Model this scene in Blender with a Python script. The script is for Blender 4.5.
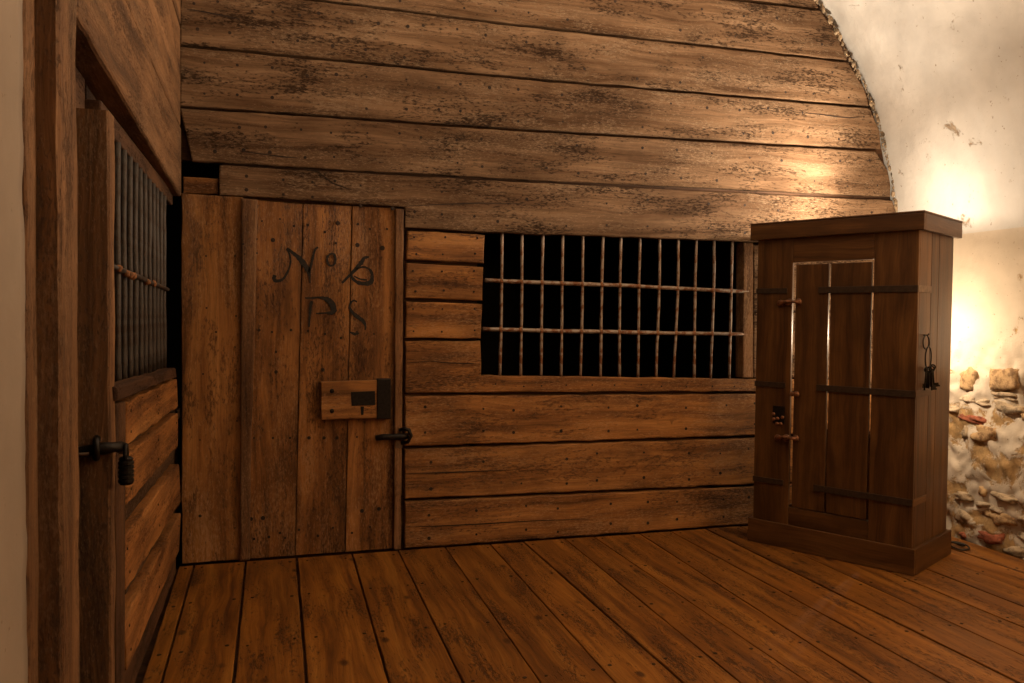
import bpy, bmesh, math, random
from mathutils import Vector, Matrix, noise

for o in list(bpy.data.objects):
    bpy.data.objects.remove(o)
scene = bpy.context.scene
col = scene.collection
random.seed(7)

# ------------------------------------------------------------------ camera
F = 819.665
PX, PY = 512.0, 341.5
CAM_H = 1.35
def _axis(vp):
    return Vector((vp[0] - PX, -(vp[1] - PY), -F)).normalized()
AX = _axis((3265, 346))
AY = _axis((268, 315))
AZ = AX.cross(AY)
ROT = Matrix((AX, AY, AZ))                 # camera space -> room space
cam_data = bpy.data.cameras.new('camera')
cam = bpy.data.objects.new('camera', cam_data)
col.objects.link(cam)
cam_data.sensor_width = 36.0
cam_data.lens = F * 36.0 / 1024.0
cam_data.clip_start = 0.02
cam.matrix_world = Matrix.Translation((0, 0, CAM_H)) @ ROT.to_4x4()
scene.camera = cam

# ------------------------------------------------------------------ world, exposure
world = bpy.data.worlds.new('dim_vault_air')
scene.world = world
world.use_nodes = True
bgn = world.node_tree.nodes['Background']
bgn.inputs[0].default_value = (1.0, 0.75, 0.5, 1)
bgn.inputs[1].default_value = 0.001
scene.view_settings.view_transform = 'Standard'
scene.view_settings.look = 'None'
scene.view_settings.gamma = 1.0
scene.view_settings.use_curve_mapping = False
scene.view_settings.exposure = 1.0

WARM = (1.0, 0.80, 0.58)
def light(name, kind, loc, power, color=WARM, radius=0.05, aim=None, spot=None, blend=0.3):
    d = bpy.data.lights.new(name, kind)
    d.energy = power
    d.color = color
    d.shadow_soft_size = radius
    if spot:
        d.spot_size = math.radians(spot); d.spot_blend = blend
    o = bpy.data.objects.new(name, d)
    o.location = loc
    if aim:
        o.rotation_euler = (Vector(aim) - Vector(loc)).to_track_quat('-Z', 'Y').to_euler()
    col.objects.link(o)
    return o

# unseen uplights assumed along the right-hand wall wash the vault, which lights the room softly
light('vault_uplight', 'SPOT', (3.70, 1.9, 1.75), 410, (1.0, 0.74, 0.49), 0.06, aim=(2.5, 2.0, 4.1), spot=125, blend=0.6)
light('added_wall_fill', 'POINT', (3.72, 1.65, 1.9), 34, (1.0, 0.58, 0.25), 0.16)  # added fill without a lamp body, brightens the lower walls
light('added_rear_uplight', 'SPOT', (3.70, -0.4, 1.75), 45, (1.0, 0.70, 0.42), 0.06, aim=(2.5, -0.4, 4.1), spot=125, blend=0.6)  # added weak fill behind the camera, no lamp body

# ------------------------------------------------------------------ pixel -> place helpers
D = 4.69          # back wall face
XL = -0.44        # left partition face
XR = 4.165        # right wall face
CAMP = Vector((0, 0, CAM_H))
def ray(x, y):
    return ROT @ Vector((x - PX, -(y - PY), -F))
def on_back(x, y, Y=D):
    d = ray(x, y); return CAMP + d * (Y / d.y)
def on_left(x, y, X=XL):
    d = ray(x, y); return CAMP + d * (X / d.x)
def on_right(x, y, X=XR):
    d = ray(x, y); return CAMP + d * (X / d.x)
def on_floor(x, y, Z=0.0):
    d = ray(x, y); return CAMP + d * ((Z - CAM_H) / d.z)

# ------------------------------------------------------------------ materials
class NT:
    def __init__(self, name):
        self.m = bpy.data.materials.new(name)
        self.m.use_nodes = True
        self.t = self.m.node_tree
        self.b = self.t.nodes['Principled BSDF']
    def n(self, typ, **kw):
        nd = self.t.nodes.new(typ)
        for k, v in kw.items():
            setattr(nd, k, v)
        return nd
    def l(self, a, b):
        self.t.links.new(a, b)
    def vmath(self, op, a, b):
        nd = self.n('ShaderNodeVectorMath', operation=op)
        self.l(a, nd.inputs[0])
        if hasattr(b, 'links'): self.l(b, nd.inputs[1])
        else: nd.inputs[1].default_value = b
        return nd.outputs[0]
    def math(self, op, a, b=None, clamp=False):
        nd = self.n('ShaderNodeMath', operation=op, use_clamp=clamp)
        for i, v in enumerate((a, b)):
            if v is None: continue
            if hasattr(v, 'links'): self.l(v, nd.inputs[i])
            else: nd.inputs[i].default_value = v
        return nd.outputs[0]
    def noise(self, vec, scale=1.0, detail=4.0, rough=0.55, dist=0.0):
        nd = self.n('ShaderNodeTexNoise')
        self.l(vec, nd.inputs['Vector'])
        nd.inputs['Scale'].default_value = scale
        nd.inputs['Detail'].default_value = detail
        nd.inputs['Roughness'].default_value = rough
        nd.inputs['Distortion'].default_value = dist
        return nd.outputs['Fac']
    def ramp(self, fac, stops):
        nd = self.n('ShaderNodeValToRGB')
        cr = nd.color_ramp
        while len(cr.elements) < len(stops): cr.elements.new(0.5)
        for e, (p, c) in zip(cr.elements, stops):
            e.position = p
            if isinstance(c, (int, float)): c = (c, c, c)
            e.color = (c[0], c[1], c[2], 1)
        self.l(fac, nd.inputs[0])
        return nd.outputs['Color']
    def mix(self, fac, a, b, mode='MIX'):
        nd = self.n('ShaderNodeMix', data_type='RGBA', blend_type=mode)
        for s, v in ((nd.inputs[0], fac), (nd.inputs[6], a), (nd.inputs[7], b)):
            if hasattr(v, 'links'): self.l(v, s)
            elif isinstance(v, (int, float)): s.default_value = v
            else: s.default_value = (v[0], v[1], v[2], 1)
        return nd.outputs[2]
    def bump(self, h, strength, dist, prev=None):
        nd = self.n('ShaderNodeBump')
        nd.inputs['Strength'].default_value = strength
        nd.inputs['Distance'].default_value = dist
        self.l(h, nd.inputs['Height'])
        if prev is not None: self.l(prev, nd.inputs['Normal'])
        return nd.outputs[0]

def wood(name, dark, mid, light_, flake=0.0, flake_col=(0.5, 0.4, 0.3), speck=0.0,
         stain=0.5, rough=0.7, bumpd=0.004, var=0.3, knots=0.0, gs=1.0, spec=0.3):
    w = NT(name)
    tc = w.n('ShaderNodeTexCoord').outputs['Object']
    rnd = w.n('ShaderNodeObjectInfo').outputs['Random']
    off = w.n('ShaderNodeCombineXYZ')
    for i, k in enumerate((37.0, 91.0, 53.0)):
        w.l(w.math('MULTIPLY', rnd, k), off.inputs[i])
    p = w.vmath('ADD', tc, off.outputs[0])
    warp = w.noise(w.vmath('MULTIPLY', p, (1.3, 4.0, 4.0)), 1.0, 3)
    wv = w.n('ShaderNodeCombineXYZ'); w.l(w.math('MULTIPLY', warp, 0.12), wv.inputs[1])
    pw = w.vmath('ADD', p, wv.outputs[0])
    g1 = w.noise(w.vmath('MULTIPLY', pw, (0.9 * gs, 16 * gs, 16 * gs)), 1.0, 7, 0.62)
    g2 = w.noise(w.vmath('MULTIPLY', pw, (3.0, 120, 120)), 1.0, 4, 0.6)
    base = w.ramp(g1, [(0.31, dark), (0.5, mid), (0.69, light_)])
    fib = w.ramp(g2, [(0.3, 0.55), (0.6, 1.0)])
    c = w.mix(0.75, base, fib, 'MULTIPLY')
    h = w.math('ADD', w.math('MULTIPLY', g2, 0.5), g1)
    # broad grime
    st = w.noise(w.vmath('MULTIPLY', p, (2.0, 4.5, 4.5)), 1.0, 6, 0.65)
    c = w.mix(w.math('MULTIPLY', w.ramp(st, [(0.36, 1.0), (0.56, 0.0)]), stain), c, (dark[0] * 0.45, dark[1] * 0.42, dark[2] * 0.4))
    if flake > 0:
        fm = w.noise(w.vmath('MULTIPLY', p, (2.0, 6.0, 6.0)), 1.0, 4)
        fn = w.noise(w.vmath('MULTIPLY', p, (42, 115, 115)), 1.0, 6, 0.75)
        fs = w.math('ADD', w.math('MULTIPLY', fm, 0.42), w.math('MULTIPLY', fn, 0.78))
        fl = w.ramp(fs, [(0.62, 0.0), (0.77, 1.0)])
        c = w.mix(w.math('MULTIPLY', fl, flake), c, flake_col)
        h = w.math('ADD', h, w.math('MULTIPLY', fl, 0.7))
    if speck > 0:
        sm = w.noise(w.vmath('MULTIPLY', p, (1.8, 7.0, 7.0)), 1.3, 4)
        sn = w.noise(w.vmath('MULTIPLY', p, (34, 105, 105)), 1.0, 6, 0.72)
        ss = w.math('ADD', w.math('MULTIPLY', sm, 0.48), w.math('MULTIPLY', sn, 0.72))
        sp = w.ramp(ss, [(0.64, 0.0), (0.71, 1.0)])
        c = w.mix(w.math('MULTIPLY', sp, speck), c, (dark[0] * 0.25, dark[1] * 0.22, dark[2] * 0.2))
        h = w.math('SUBTRACT', h, w.math('MULTIPLY', sp, 1.0))
    if knots > 0:
        vo = w.n('ShaderNodeTexVoronoi')
        w.l(w.vmath('MULTIPLY', p, (3.4, 6.0, 6.0)), vo.inputs['Vector'])
        vo.inputs['Scale'].default_value = 1.0
        kn = w.ramp(vo.outputs['Distance'], [(0.06, 1.0), (0.13, 0.0)])
        c = w.mix(w.math('MULTIPLY', kn, knots), c, (dark[0] * 0.3, dark[1] * 0.22, dark[2] * 0.2))
    hsv = w.n('ShaderNodeHueSaturation')
    w.l(c, hsv.inputs['Color'])
    w.l(w.math('ADD', w.math('MULTIPLY', rnd, var), 1.0 - var / 2), hsv.inputs['Value'])
    w.l(hsv.outputs[0], w.b.inputs['Base Color'])
    w.b.inputs['Roughness'].default_value = rough
    w.b.inputs['Specular IOR Level'].default_value = spec
    w.l(w.bump(h, 0.8, bumpd), w.b.inputs['Normal'])
    return w.m

def plain(name, color, rough=0.8, metallic=0.0, var=0.5, scale=30.0, bumpd=0.002, second=None, thr=(0.45, 0.6)):
    w = NT(name)
    tc = w.n('ShaderNodeTexCoord').outputs['Object']
    a = w.noise(tc, scale, 6, 0.65)
    sec = second or tuple(c * (1 - var) for c in color)
    w.l(w.ramp(a, [(thr[0], color), (thr[1], sec)]), w.b.inputs['Base Color'])
    w.b.inputs['Roughness'].default_value = rough
    w.b.inputs['Metallic'].default_value = metallic
    w.l(w.bump(a, 0.7, bumpd), w.b.inputs['Normal'])
    return w.m

def plaster(name, white, tan, tan_amount, rough=0.9, bd=0.008, br=0.5):
    w = NT(name)
    tc = w.n('ShaderNodeTexCoord').outputs['Object']
    a = w.noise(tc, 2.2, 6, 0.6)
    c = w.ramp(a, [(0.3, tuple(v * 0.8 for v in white)), (0.62, white)])
    b = w.noise(tc, 5.0, 7, 0.68, 0.4)
    # bare tan mortar shows low down and in ragged spots
    sep = w.n('ShaderNodeSeparateXYZ'); w.l(tc, sep.inputs[0])
    low = w.ramp(w.math('MULTIPLY', sep.outputs[2], 0.5), [(0.42, 1.0), (0.62, 0.0)])
    thr = w.math('ADD', b, w.math('MULTIPLY', low, tan_amount))
    mask = w.ramp(thr, [(0.645, 0.0), (0.70, 1.0)])
    t2 = w.ramp(w.noise(tc, 22, 5, 0.7), [(0.3, tuple(v * 0.45 for v in tan)), (0.65, tan)])
    c = w.mix(mask, c, t2)
    sp = w.ramp(w.noise(tc, 38, 4, 0.6), [(0.67, 0.0), (0.71, 1.0)])
    c = w.mix(w.math('MULTIPLY', sp, 0.6), c, (0.16, 0.10, 0.05))
    w.l(c, w.b.inputs['Base Color'])
    w.b.inputs['Roughness'].default_value = rough
    w.b.inputs['Specular IOR Level'].default_value = 0.2
    n1 = w.bump(w.noise(tc, 9, 7, br), 0.5, bd)
    n2 = w.bump(mask, 0.5, 0.012, n1); nb = n2.node; nb.invert = True
    w.l(n2, w.b.inputs['Normal'])
    return w.m

M = {}
M['upper'] = wood('weathered_upper_plank_wood', (0.082, 0.042, 0.020), (0.19, 0.112, 0.063), (0.285, 0.180, 0.108),
                  flake=0.42, flake_col=(0.50, 0.36, 0.24), speck=0.85, stain=0.5, spec=0.12, rough=0.9, bumpd=0.006, var=0.12)
M['lower'] = wood('brown_lower_plank_wood', (0.11, 0.040, 0.009), (0.34, 0.145, 0.038), (0.46, 0.215, 0.066),
                  flake=0.45, flake_col=(0.55, 0.33, 0.17), speck=0.6, stain=0.6, rough=0.6, bumpd=0.004, var=0.2)
M['door'] = wood('cell_door_wood', (0.10, 0.036, 0.009), (0.31, 0.130, 0.034), (0.43, 0.195, 0.060),
                 flake=0.4, flake_col=(0.55, 0.33, 0.17), speck=0.65, stain=0.7, rough=0.55, bumpd=0.004, var=0.15)
M['left'] = wood('rough_left_partition_wood', (0.10, 0.045, 0.018), (0.22, 0.105, 0.042), (0.32, 0.165, 0.075),
                 flake=0.4, flake_col=(0.45, 0.28, 0.15), speck=0.4, stain=0.4, rough=0.75, bumpd=0.006, var=0.15)
M['leftpanel'] = wood('orange_left_door_wood', (0.15, 0.055, 0.014), (0.38, 0.155, 0.040), (0.52, 0.235, 0.07),
                      flake=0.3, flake_col=(0.5, 0.3, 0.14), speck=0.6, stain=0.45, rough=0.7, bumpd=0.006, var=0.2)
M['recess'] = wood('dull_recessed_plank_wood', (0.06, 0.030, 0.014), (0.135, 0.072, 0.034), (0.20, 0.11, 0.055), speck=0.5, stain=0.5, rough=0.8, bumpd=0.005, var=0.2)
M['dark'] = wood('dark_old_timber', (0.035, 0.015, 0.007), (0.085, 0.036, 0.014), (0.13, 0.06, 0.024),
                 speck=0.4, stain=0.5, rough=0.75, bumpd=0.005, var=0.2)
M['floor'] = wood('worn_orange_floor_wood', (0.085, 0.027, 0.004), (0.215, 0.077, 0.009), (0.31, 0.128, 0.020),
                  speck=0.75, stain=0.32, rough=0.5, bumpd=0.0025, var=0.22, knots=0.85, gs=1.3, spec=0.35)
M['cab'] = wood('dark_stained_cabinet_wood', (0.044, 0.016, 0.004), (0.105, 0.044, 0.0115), (0.17, 0.078, 0.023),
                stain=0.5, rough=0.42, bumpd=0.0015, var=0.15, spec=0.4)
M['black'] = plain('shade_black_plaster', (0.006, 0.0045, 0.0035), 0.95)  # near-black colour paints in the darkness of unlit cells and the keyhole
M['iron'] = plain('black_iron', (0.022, 0.017, 0.014), 0.5, 0.7, 0.4, 60)
M['bar'] = plain('grey_rusted_bar_iron', (0.30, 0.25, 0.21), 0.55, 0.35, 0.6, 26, 0.004, (0.16, 0.060, 0.022), (0.47, 0.58))
M['darkbar'] = plain('dark_rusted_bar_iron', (0.06, 0.050, 0.044), 0.6, 0.4, 0.6, 34, 0.004, (0.04, 0.024, 0.015), (0.45, 0.6))
M['strap'] = plain('brown_black_strap_iron', (0.040, 0.021, 0.010), 0.6, 0.3, 0.4, 40)
M['rust'] = plain('orange_rust_iron', (0.32, 0.13, 0.045), 0.75, 0.2, 0.6, 45, 0.004)
M['copper'] = plain('worn_copper_brown_iron', (0.24, 0.10, 0.045), 0.55, 0.5, 0.7, 40)
M['plate'] = plain('pale_steel_strap_end', (0.20, 0.13, 0.085), 0.5, 0.5, 0.35, 40)
M['nail'] = plain('nail_iron_and_split_shade', (0.028, 0.013, 0.006), 0.85, 0.0)
M['ink'] = None
M['wallw'] = plaster('whitewashed_wall_plaster', (0.60, 0.525, 0.43), (0.46, 0.30, 0.14), 0.15, bd=0.016, br=0.64)
M['vault'] = plaster('whitewashed_vault_plaster', (0.60, 0.585, 0.56), (0.42, 0.33, 0.24), -0.05, bd=0.012, br=0.58)
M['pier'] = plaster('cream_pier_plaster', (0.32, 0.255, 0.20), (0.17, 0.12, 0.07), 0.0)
M['stone'] = plain('tan_field_stone', (0.46, 0.31, 0.16), 0.9, 0, 0.6, 24, 0.012, (0.20, 0.12, 0.06))
M['brick'] = plain('red_wall_brick', (0.30, 0.09, 0.045), 0.9, 0, 0.5, 34, 0.01)
M['greystone'] = plain('grey_field_stone', (0.43, 0.335, 0.225), 0.9, 0, 0.55, 24, 0.014)
M['limestone'] = plain('pale_lime_coated_stone', (0.53, 0.43, 0.31), 0.9, 0, 0.45, 30, 0.014)
M['crust'] = plain('crumbling_mortar', (0.34, 0.25, 0.16), 0.95, 0, 0.8, 25, 0.01)
M['rubber'] = plain('black_cable_rubber', (0.012, 0.010, 0.009), 0.55)
M['lampglass'] = NT('lamp_bulb_glow').m
_b = M['lampglass'].node_tree.nodes['Principled BSDF']
_b.inputs['Base Color'].default_value = (1, 0.8, 0.55, 1)
_b.inputs['Emission Color'].default_value = (1, 0.72, 0.42, 1)
_b.inputs['Emission Strength'].default_value = 12
ink = NT('faded_black_paint')
_tc = ink.n('ShaderNodeTexCoord').outputs['Object']
ink.l(ink.ramp(ink.noise(_tc, 60, 5, 0.7), [(0.48, (0.006, 0.005, 0.004)), (0.75, (0.045, 0.022, 0.010))]), ink.b.inputs['Base Color'])
ink.b.inputs['Roughness'].default_value = 0.8
M['ink'] = ink.m

# ------------------------------------------------------------------ object helpers
WM = {}      # world matrices of everything built
def link(name, data, mat_world=None, parent=None, material=None):
    o = bpy.data.objects.new(name, data)
    col.objects.link(o)
    w = mat_world or Matrix.Identity(4)
    if parent is not None:
        o.parent = parent
        o.matrix_parent_inverse = WM[parent].inverted()
    o.matrix_basis = w
    WM[o] = w
    if material is not None: data.materials.append(material)
    return o
def tag(o, label=None, cat=None, group=None, kind=None):
    if label: o['label'] = label
    if cat: o['category'] = cat
    if group: o['group'] = group
    if kind: o['kind'] = kind
    return o
def empty(name, loc, rotz=0.0):
    w = Matrix.Translation(loc) @ Matrix.Rotation(rotz, 4, 'Z')
    o = link(name, None, w)
    o.empty_display_size = 0.1
    return o
def frame(origin, x, z):
    x = Vector(x).normalized(); z = Vector(z).normalized()
    x = (x - z * x.dot(z)).normalized()
    y = z.cross(x)
    m = Matrix((x, y, z)).transposed().to_4x4()
    m.translation = origin
    return m
def mesh_from(bm, name, smooth=False):
    me = bpy.data.meshes.new(name)
    bmesh.ops.recalc_face_normals(bm, faces=bm.faces)
    bm.to_mesh(me); bm.free()
    if smooth:
        for p in me.polygons: p.use_smooth = True
    return me
NAILS = {}
def board(name, pts, normal, thick, material, parent, grain=None, jit=0.003, bev=0.006, step=0.07, seed=None, label=None, wob=0.0):
    """a plank: outline pts lie on its front face; real thickness behind, rounded and uneven edges"""
    pts = [Vector(p) for p in pts]
    if normal is NB: pts = [Vector((p.x, p.y, 0.006 if p.z < 0.06 else p.z)) for p in pts]
    c = sum(pts, Vector()) / len(pts)
    if grain is None:
        best = max(range(len(pts)), key=lambda i: (pts[(i + 1) % len(pts)] - pts[i]).length)
        grain = pts[(best + 1) % len(pts)] - pts[best]
    mw = frame(c, grain, normal)
    inv = mw.inverted()
    loc = [inv @ p for p in pts]
    area = sum(loc[i].x * loc[(i + 1) % len(loc)].y - loc[(i + 1) % len(loc)].x * loc[i].y for i in range(len(loc)))
    if area < 0: loc.reverse()
    rng = random.Random(seed if seed is not None else hash((round(c.x, 3), round(c.y, 3), round(c.z, 3))))
    so = rng.random() * 50
    out = []
    for i, a in enumerate(loc):
        b = loc[(i + 1) % len(loc)]
        n = max(1, int((b - a).length / step))
        e = (b - a); nn = Vector((e.y, -e.x, 0)).normalized() if e.length > 1e-6 else Vector()
        for k in range(n):
            p = a + e * (k / n)
            if k > 0 and jit > 0:
                p = p + nn * (jit * noise.noise(Vector((p.x * 7 + so, p.y * 7, so))) * 1.6 + jit * (rng.random() - 0.5) * 0.7)
            out.append(p)
    n = len(out)
    def inward(i, d):
        a, p, b = out[i - 1], out[i], out[(i + 1) % n]
        e1 = (p - a).normalized(); e2 = (b - p).normalized()
        n1 = Vector((-e1.y, e1.x, 0)); n2 = Vector((-e2.y, e2.x, 0))
        m = n1 + n2
        m = m / max(0.5, m.dot(n1)) if m.length > 1e-6 else n1
        return p + m * d
    bm = bmesh.new()
    lb = [bm.verts.new((p.x, p.y, -thick)) for p in out]
    l1 = [bm.verts.new((p.x, p.y, -bev)) for p in out]
    l2 = []
    for i in range(n):
        q = inward(i, bev * 0.3); l2.append(bm.verts.new((q.x, q.y, -bev * 0.3)))
    l3 = []
    for i in range(n):
        q = inward(i, bev); l3.append(bm.verts.new((q.x, q.y, 0)))
    for A, B in ((lb, l1), (l1, l2), (l2, l3)):
        for i in range(n):
            j = (i + 1) % n
            bm.faces.new((A[i], A[j], B[j], B[i]))
    bm.faces.new(l3); bm.faces.new(list(reversed(lb)))
    bm.normal_update()
    bmesh.ops.triangulate(bm, faces=[f for f in bm.faces if len(f.verts) > 4])
    o = link(name, mesh_from(bm, name), mw, parent, material)
    if label: o['label'] = label
    return o
def obox(name, center, x, z, dims, material, parent=None, bev=0.004, label=None, seg=2):
    """a box whose local X is along the grain; dims = (along x, across, along z)"""
    bm = bmesh.new()
    bmesh.ops.create_cube(bm, size=1.0)
    for v in bm.verts:
        v.co = Vector((v.co.x * dims[0], v.co.y * dims[1], v.co.z * dims[2]))
    if bev > 0:
        bmesh.ops.bevel(bm, geom=list(bm.edges), offset=min(bev, min(dims) * 0.4), segments=seg, affect='EDGES', profile=0.5)
    o = link(name, mesh_from(bm, name), frame(Vector(center), x, z), parent, material)
    if label: o['label'] = label
    return o
def tube_mesh(name, path, rad, sides=10, closed=False, rad_fn=None, lump=0.0, seed=0):
    path = [Vector(p) for p in path]
    bm = bmesh.new()
    rings = []
    n = len(path)
    prev = None
    rng = random.Random(seed)
    for i, p in enumerate(path):
        if closed: t = path[(i + 1) % n] - path[i - 1]
        else: t = path[min(i + 1, n - 1)] - path[max(i - 1, 0)]
        t.normalize()
        if prev is None:
            a = t.orthogonal().normalized()
        else:
            a = (prev - t * prev.dot(t)).normalized()
        prev = a
        b = t.cross(a)
        r = rad_fn(i / max(1, n - 1)) if rad_fn else rad
        r *= 1 + lump * (rng.random() - 0.5)
        rings.append([bm.verts.new(p + (a * math.cos(k * 2 * math.pi / sides) + b * math.sin(k * 2 * math.pi / sides)) * r) for k in range(sides)])
    m = n if closed else n - 1
    for i in range(m):
        A, B = rings[i], rings[(i + 1) % n]
        for k in range(sides):
            bm.faces.new((A[k], A[(k + 1) % sides], B[(k + 1) % sides], B[k]))
    if not closed:
        bm.faces.new(list(reversed(rings[0]))); bm.faces.new(rings[-1])
    return mesh_from(bm, name, True)
def tube(name, path, rad, material, parent=None, **kw):
    c = sum((Vector(p) for p in path), Vector()) / len(path)
    me = tube_mesh(name, [Vector(p) - c for p in path], rad, **kw)
    return link(name, me, Matrix.Translation(c), parent, material)
def nails(name, spots, parent, material, dome=0.5, sides=7):
    """small iron heads, too small to pick apart: one part"""
    bm = bmesh.new()
    for p, nrm, r in spots:
        m = frame(Vector(p), Vector(nrm).orthogonal(), nrm)
        lo = [bm.verts.new(m @ Vector((r * math.cos(a), r * math.sin(a), -0.004))) for a in [k * 2 * math.pi / sides for k in range(sides)]]
        hi = [bm.verts.new(m @ Vector((r * 0.8 * math.cos(a), r * 0.8 * math.sin(a), r * dome * 0.5))) for a in [k * 2 * math.pi / sides for k in range(sides)]]
        for k in range(sides):
            bm.faces.new((lo[k], lo[(k + 1) % sides], hi[(k + 1) % sides], hi[k]))
        bm.faces.new(hi)
    o = link(name, mesh_from(bm, name), Matrix.Identity(4), parent, material)
    o['kind'] = 'stuff'
    return o
def slab(name, boxes, material, parent=None):
    bm = bmesh.new()
    for lo, hi in boxes:
        r = bmesh.ops.create_cube(bm, size=1.0)
        for v in r['verts']:
            v.co = Vector([(lo[i] + hi[i]) / 2 + v.co[i] * (hi[i] - lo[i]) for i in range(3)])
    return link(name, mesh_from(bm, name), Matrix.Identity(4), parent, material)
NB = Vector((0, -1, 0))    # back wall faces the camera
NL = Vector((1, 0, 0))     # left partition faces right

# ================================================================== FLOOR
floor = slab('floor', [((-0.9, -1.6, -0.12), (XR + 0.25, D + 0.06, -0.034))], M['dark'])
tag(floor, 'worn orange-brown wooden plank floor of the vaulted room', 'floor', kind='structure')
seams = [(-0.455, -0.440), (-0.380, -0.372), (-0.114, -0.121), (0.155, 0.135), (0.462, 0.429), (0.722, 0.692), (0.998, 0.970),
         (1.272, 1.238), (1.480, 1.483), (1.745, 1.694), (1.935, 1.937), (2.245, 2.175), (2.46, 2.45), (2.71, 2.705), (2.965, 2.945),
         (3.219, 3.219), (3.455, 3.45), (3.69, 3.675), (3.92, 3.915), (4.14, 4.13)]
Y1, Y2 = D - 0.012, 2.8
def seam_x(s, y):
    return s[0] + (s[1] - s[0]) * max(-0.6, (Y1 - y) / (Y1 - Y2)) if y > 2.0 else s[0] + (s[1] - s[0]) * (Y1 - 2.0) / (Y1 - Y2)
fl_nails = []
rf = random.Random(3)
for i in range(len(seams) - 1):
    a, b = seams[i], seams[i + 1]
    g = 0.0030 + 0.0035 * rf.random() ** 2
    near = -1.5
    pts = [(seam_x(a, Y1) + g, Y1, 0), (seam_x(a, 2.0) + g, 2.0, 0), (seam_x(a, 2.0) + g, near, 0),
           (seam_x(b, 2.0) - g, near, 0), (seam_x(b, 2.0) - g, 2.0, 0), (seam_x(b, Y1) - g, Y1, 0)]
    dz = (rf.random() - 0.5) * 0.004
    pts = [(x, y, dz) for x, y, _ in pts]
    board('floor_board', pts, (0, 0, 1), 0.032, M['floor'], floor, grain=(0, 1, 0), jit=0.0016, bev=0.0035, step=0.06, seed=100 + i)
    for yy in (4.62, 4.05, 3.48, 2.9, 2.3):
        for fx in ((0.15, 0.85) if b[0] - a[0] > 0.15 else (0.5,)):
            xx = seam_x(a, yy) + (seam_x(b, yy) - seam_x(a, yy)) * (fx + 0.06 * (rf.random() - 0.5))
            fl_nails.append(((xx, yy + 0.04 * (rf.random() - 0.5), dz + 0.001), (0, 0, 1), 0.007 + 0.004 * rf.random()))
nails('nail_heads', fl_nails, floor, M['nail'], dome=0.1)

# ================================================================== BACK WALL
wall_back = slab('wall_back', [
    ((-0.24, D + 0.045, 1.93), (XR + 0.4, D + 0.10, 4.5)), ((-1.3, D + 0.045, 2.175), (-0.245, D + 0.10, 4.5)),            # above openings
    ((0.72, D + 0.045, -0.1), (1.19, D + 0.10, 1.95)),               # between door and window
    ((1.15, D + 0.045, -0.1), (XR + 0.4, D + 0.10, 0.95)),           # below window
    ((3.03, D + 0.045, 0.9), (XR + 0.4, D + 0.10, 1.95)),            # right of window
    ((-0.43, D + 0.045, -0.1), (0.715, D + 0.10, 1.95))], M['dark'])
tag(wall_back, 'brown plank partition wall closing the end of the vault', 'wall', kind='structure')

bound = [(775, -95), (797, -45), (815, 0), (824, 12), (838, 36), (851, 63), (864, 87), (872, 108), (880, 131), (884, 151), (890, 171), (893, 199), (897, 215), (899, 245), (899, 530)]
def bx_at(y):
    for (x0, y0), (x1, y1) in zip(bound, bound[1:]):
        if y0 <= y <= y1: return x0 + (x1 - x0) * (y - y0) / (y1 - y0)
    return bound[0][0] if y < bound[0][1] else 899
# seams of the long upper planks, pixel polylines from left to right
tops = [[(180, -150), (500, -110), (775, -75)],
        [(180, -74), (500, -28), (820, 9)],
        [(180, -17), (320, 0), (500, 22.7), (850, 61)],
        [(180, 45.1), (520, 77.9), (871, 107)],
        [(180, 106.6), (520, 129.9), (884, 150)]]
bots = tops[1:] + [[(190, 162.3), (520, 180.5), (893, 198)]]
up_nails = []
def nail_rows(pts_top, pts_bot, rng, dens=0.20, r=(0.007, 0.0125), inset=0.035):
    L = (pts_top[-1] - pts_top[0]).length
    k = int(L / dens)
    def along(poly, f):
        s = f * (len(poly) - 1); i = min(int(s), len(poly) - 2)
        return poly[i].lerp(poly[i + 1], s - i)
    for i in range(k):
        f = (i + 0.4 + 0.4 * rng.random()) / k
        a, b = along(pts_top, f), along(pts_bot, f)
        for t in ((0.2 + 0.12 * rng.random()), (0.72 + 0.14 * rng.random())):
            if rng.random() < 0.85:
                q = a.lerp(b, t); up_nails.append((q + NB * 0.001, NB, r[0] + (r[1] - r[0]) * rng.random()))
rn = random.Random(11)
for i, (t, b) in enumerate(zip(tops, bots)):
    g = 1.3
    T = [(x, y + g) for x, y in t]; B = [(x, y - g) for x, y in b]
    edge = [p for p in bound if T[-1][1] + 4 < p[1] < B[-1][1] - 4]
    T[-1] = (bx_at(T[-1][1]) - 2, T[-1][1]); B[-1] = (bx_at(B[-1][1]) - 2, B[-1][1])
    if i == 4:   # clipped corner at the vault
        T[-1] = (876, T[-1][1]); edge = [(888, 170), (891, 185)]
    if i == 4: B = [(B[0][0] + 2, B[0][1])] + B[1:]
    px = T + edge + list(reversed(B))
    dy = (rn.random() - 0.5) * 0.008
    pts = [on_back(x, y, D + dy) for x, y in px]
    board('wall_plank', pts, NB, 0.04, M['upper'], wall_back, grain=(1, 0, 0), jit=0.003, bev=0.008, step=0.06, seed=20 + i)
    nail_rows([on_back(x, y, D + dy) for x, y in T], [on_back(x, y, D + dy) for x, y in B], rn)
# long header plank, notched over the door
hd = [(219.5, 165), (520, 182), (893, 200.5), (897, 215), (899, 246), (752, 241.5), (640, 237.5), (486, 232.5), (405, 227.5), (405, 207.5), (320, 201), (219.5, 194.8)]
board('header_plank', [on_back(x, y, D - 0.012) for x, y in hd], NB, 0.055, M['upper'], wall_back, grain=(1, 0, 0), jit=0.003, bev=0.008, step=0.06, seed=31)
nail_rows([on_back(x, y, D - 0.012) for x, y in ((230, 167), (520, 184), (890, 202))], [on_back(x, y, D - 0.012) for x, y in ((230, 194), (520, 233), (890, 246))], rn)
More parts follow.
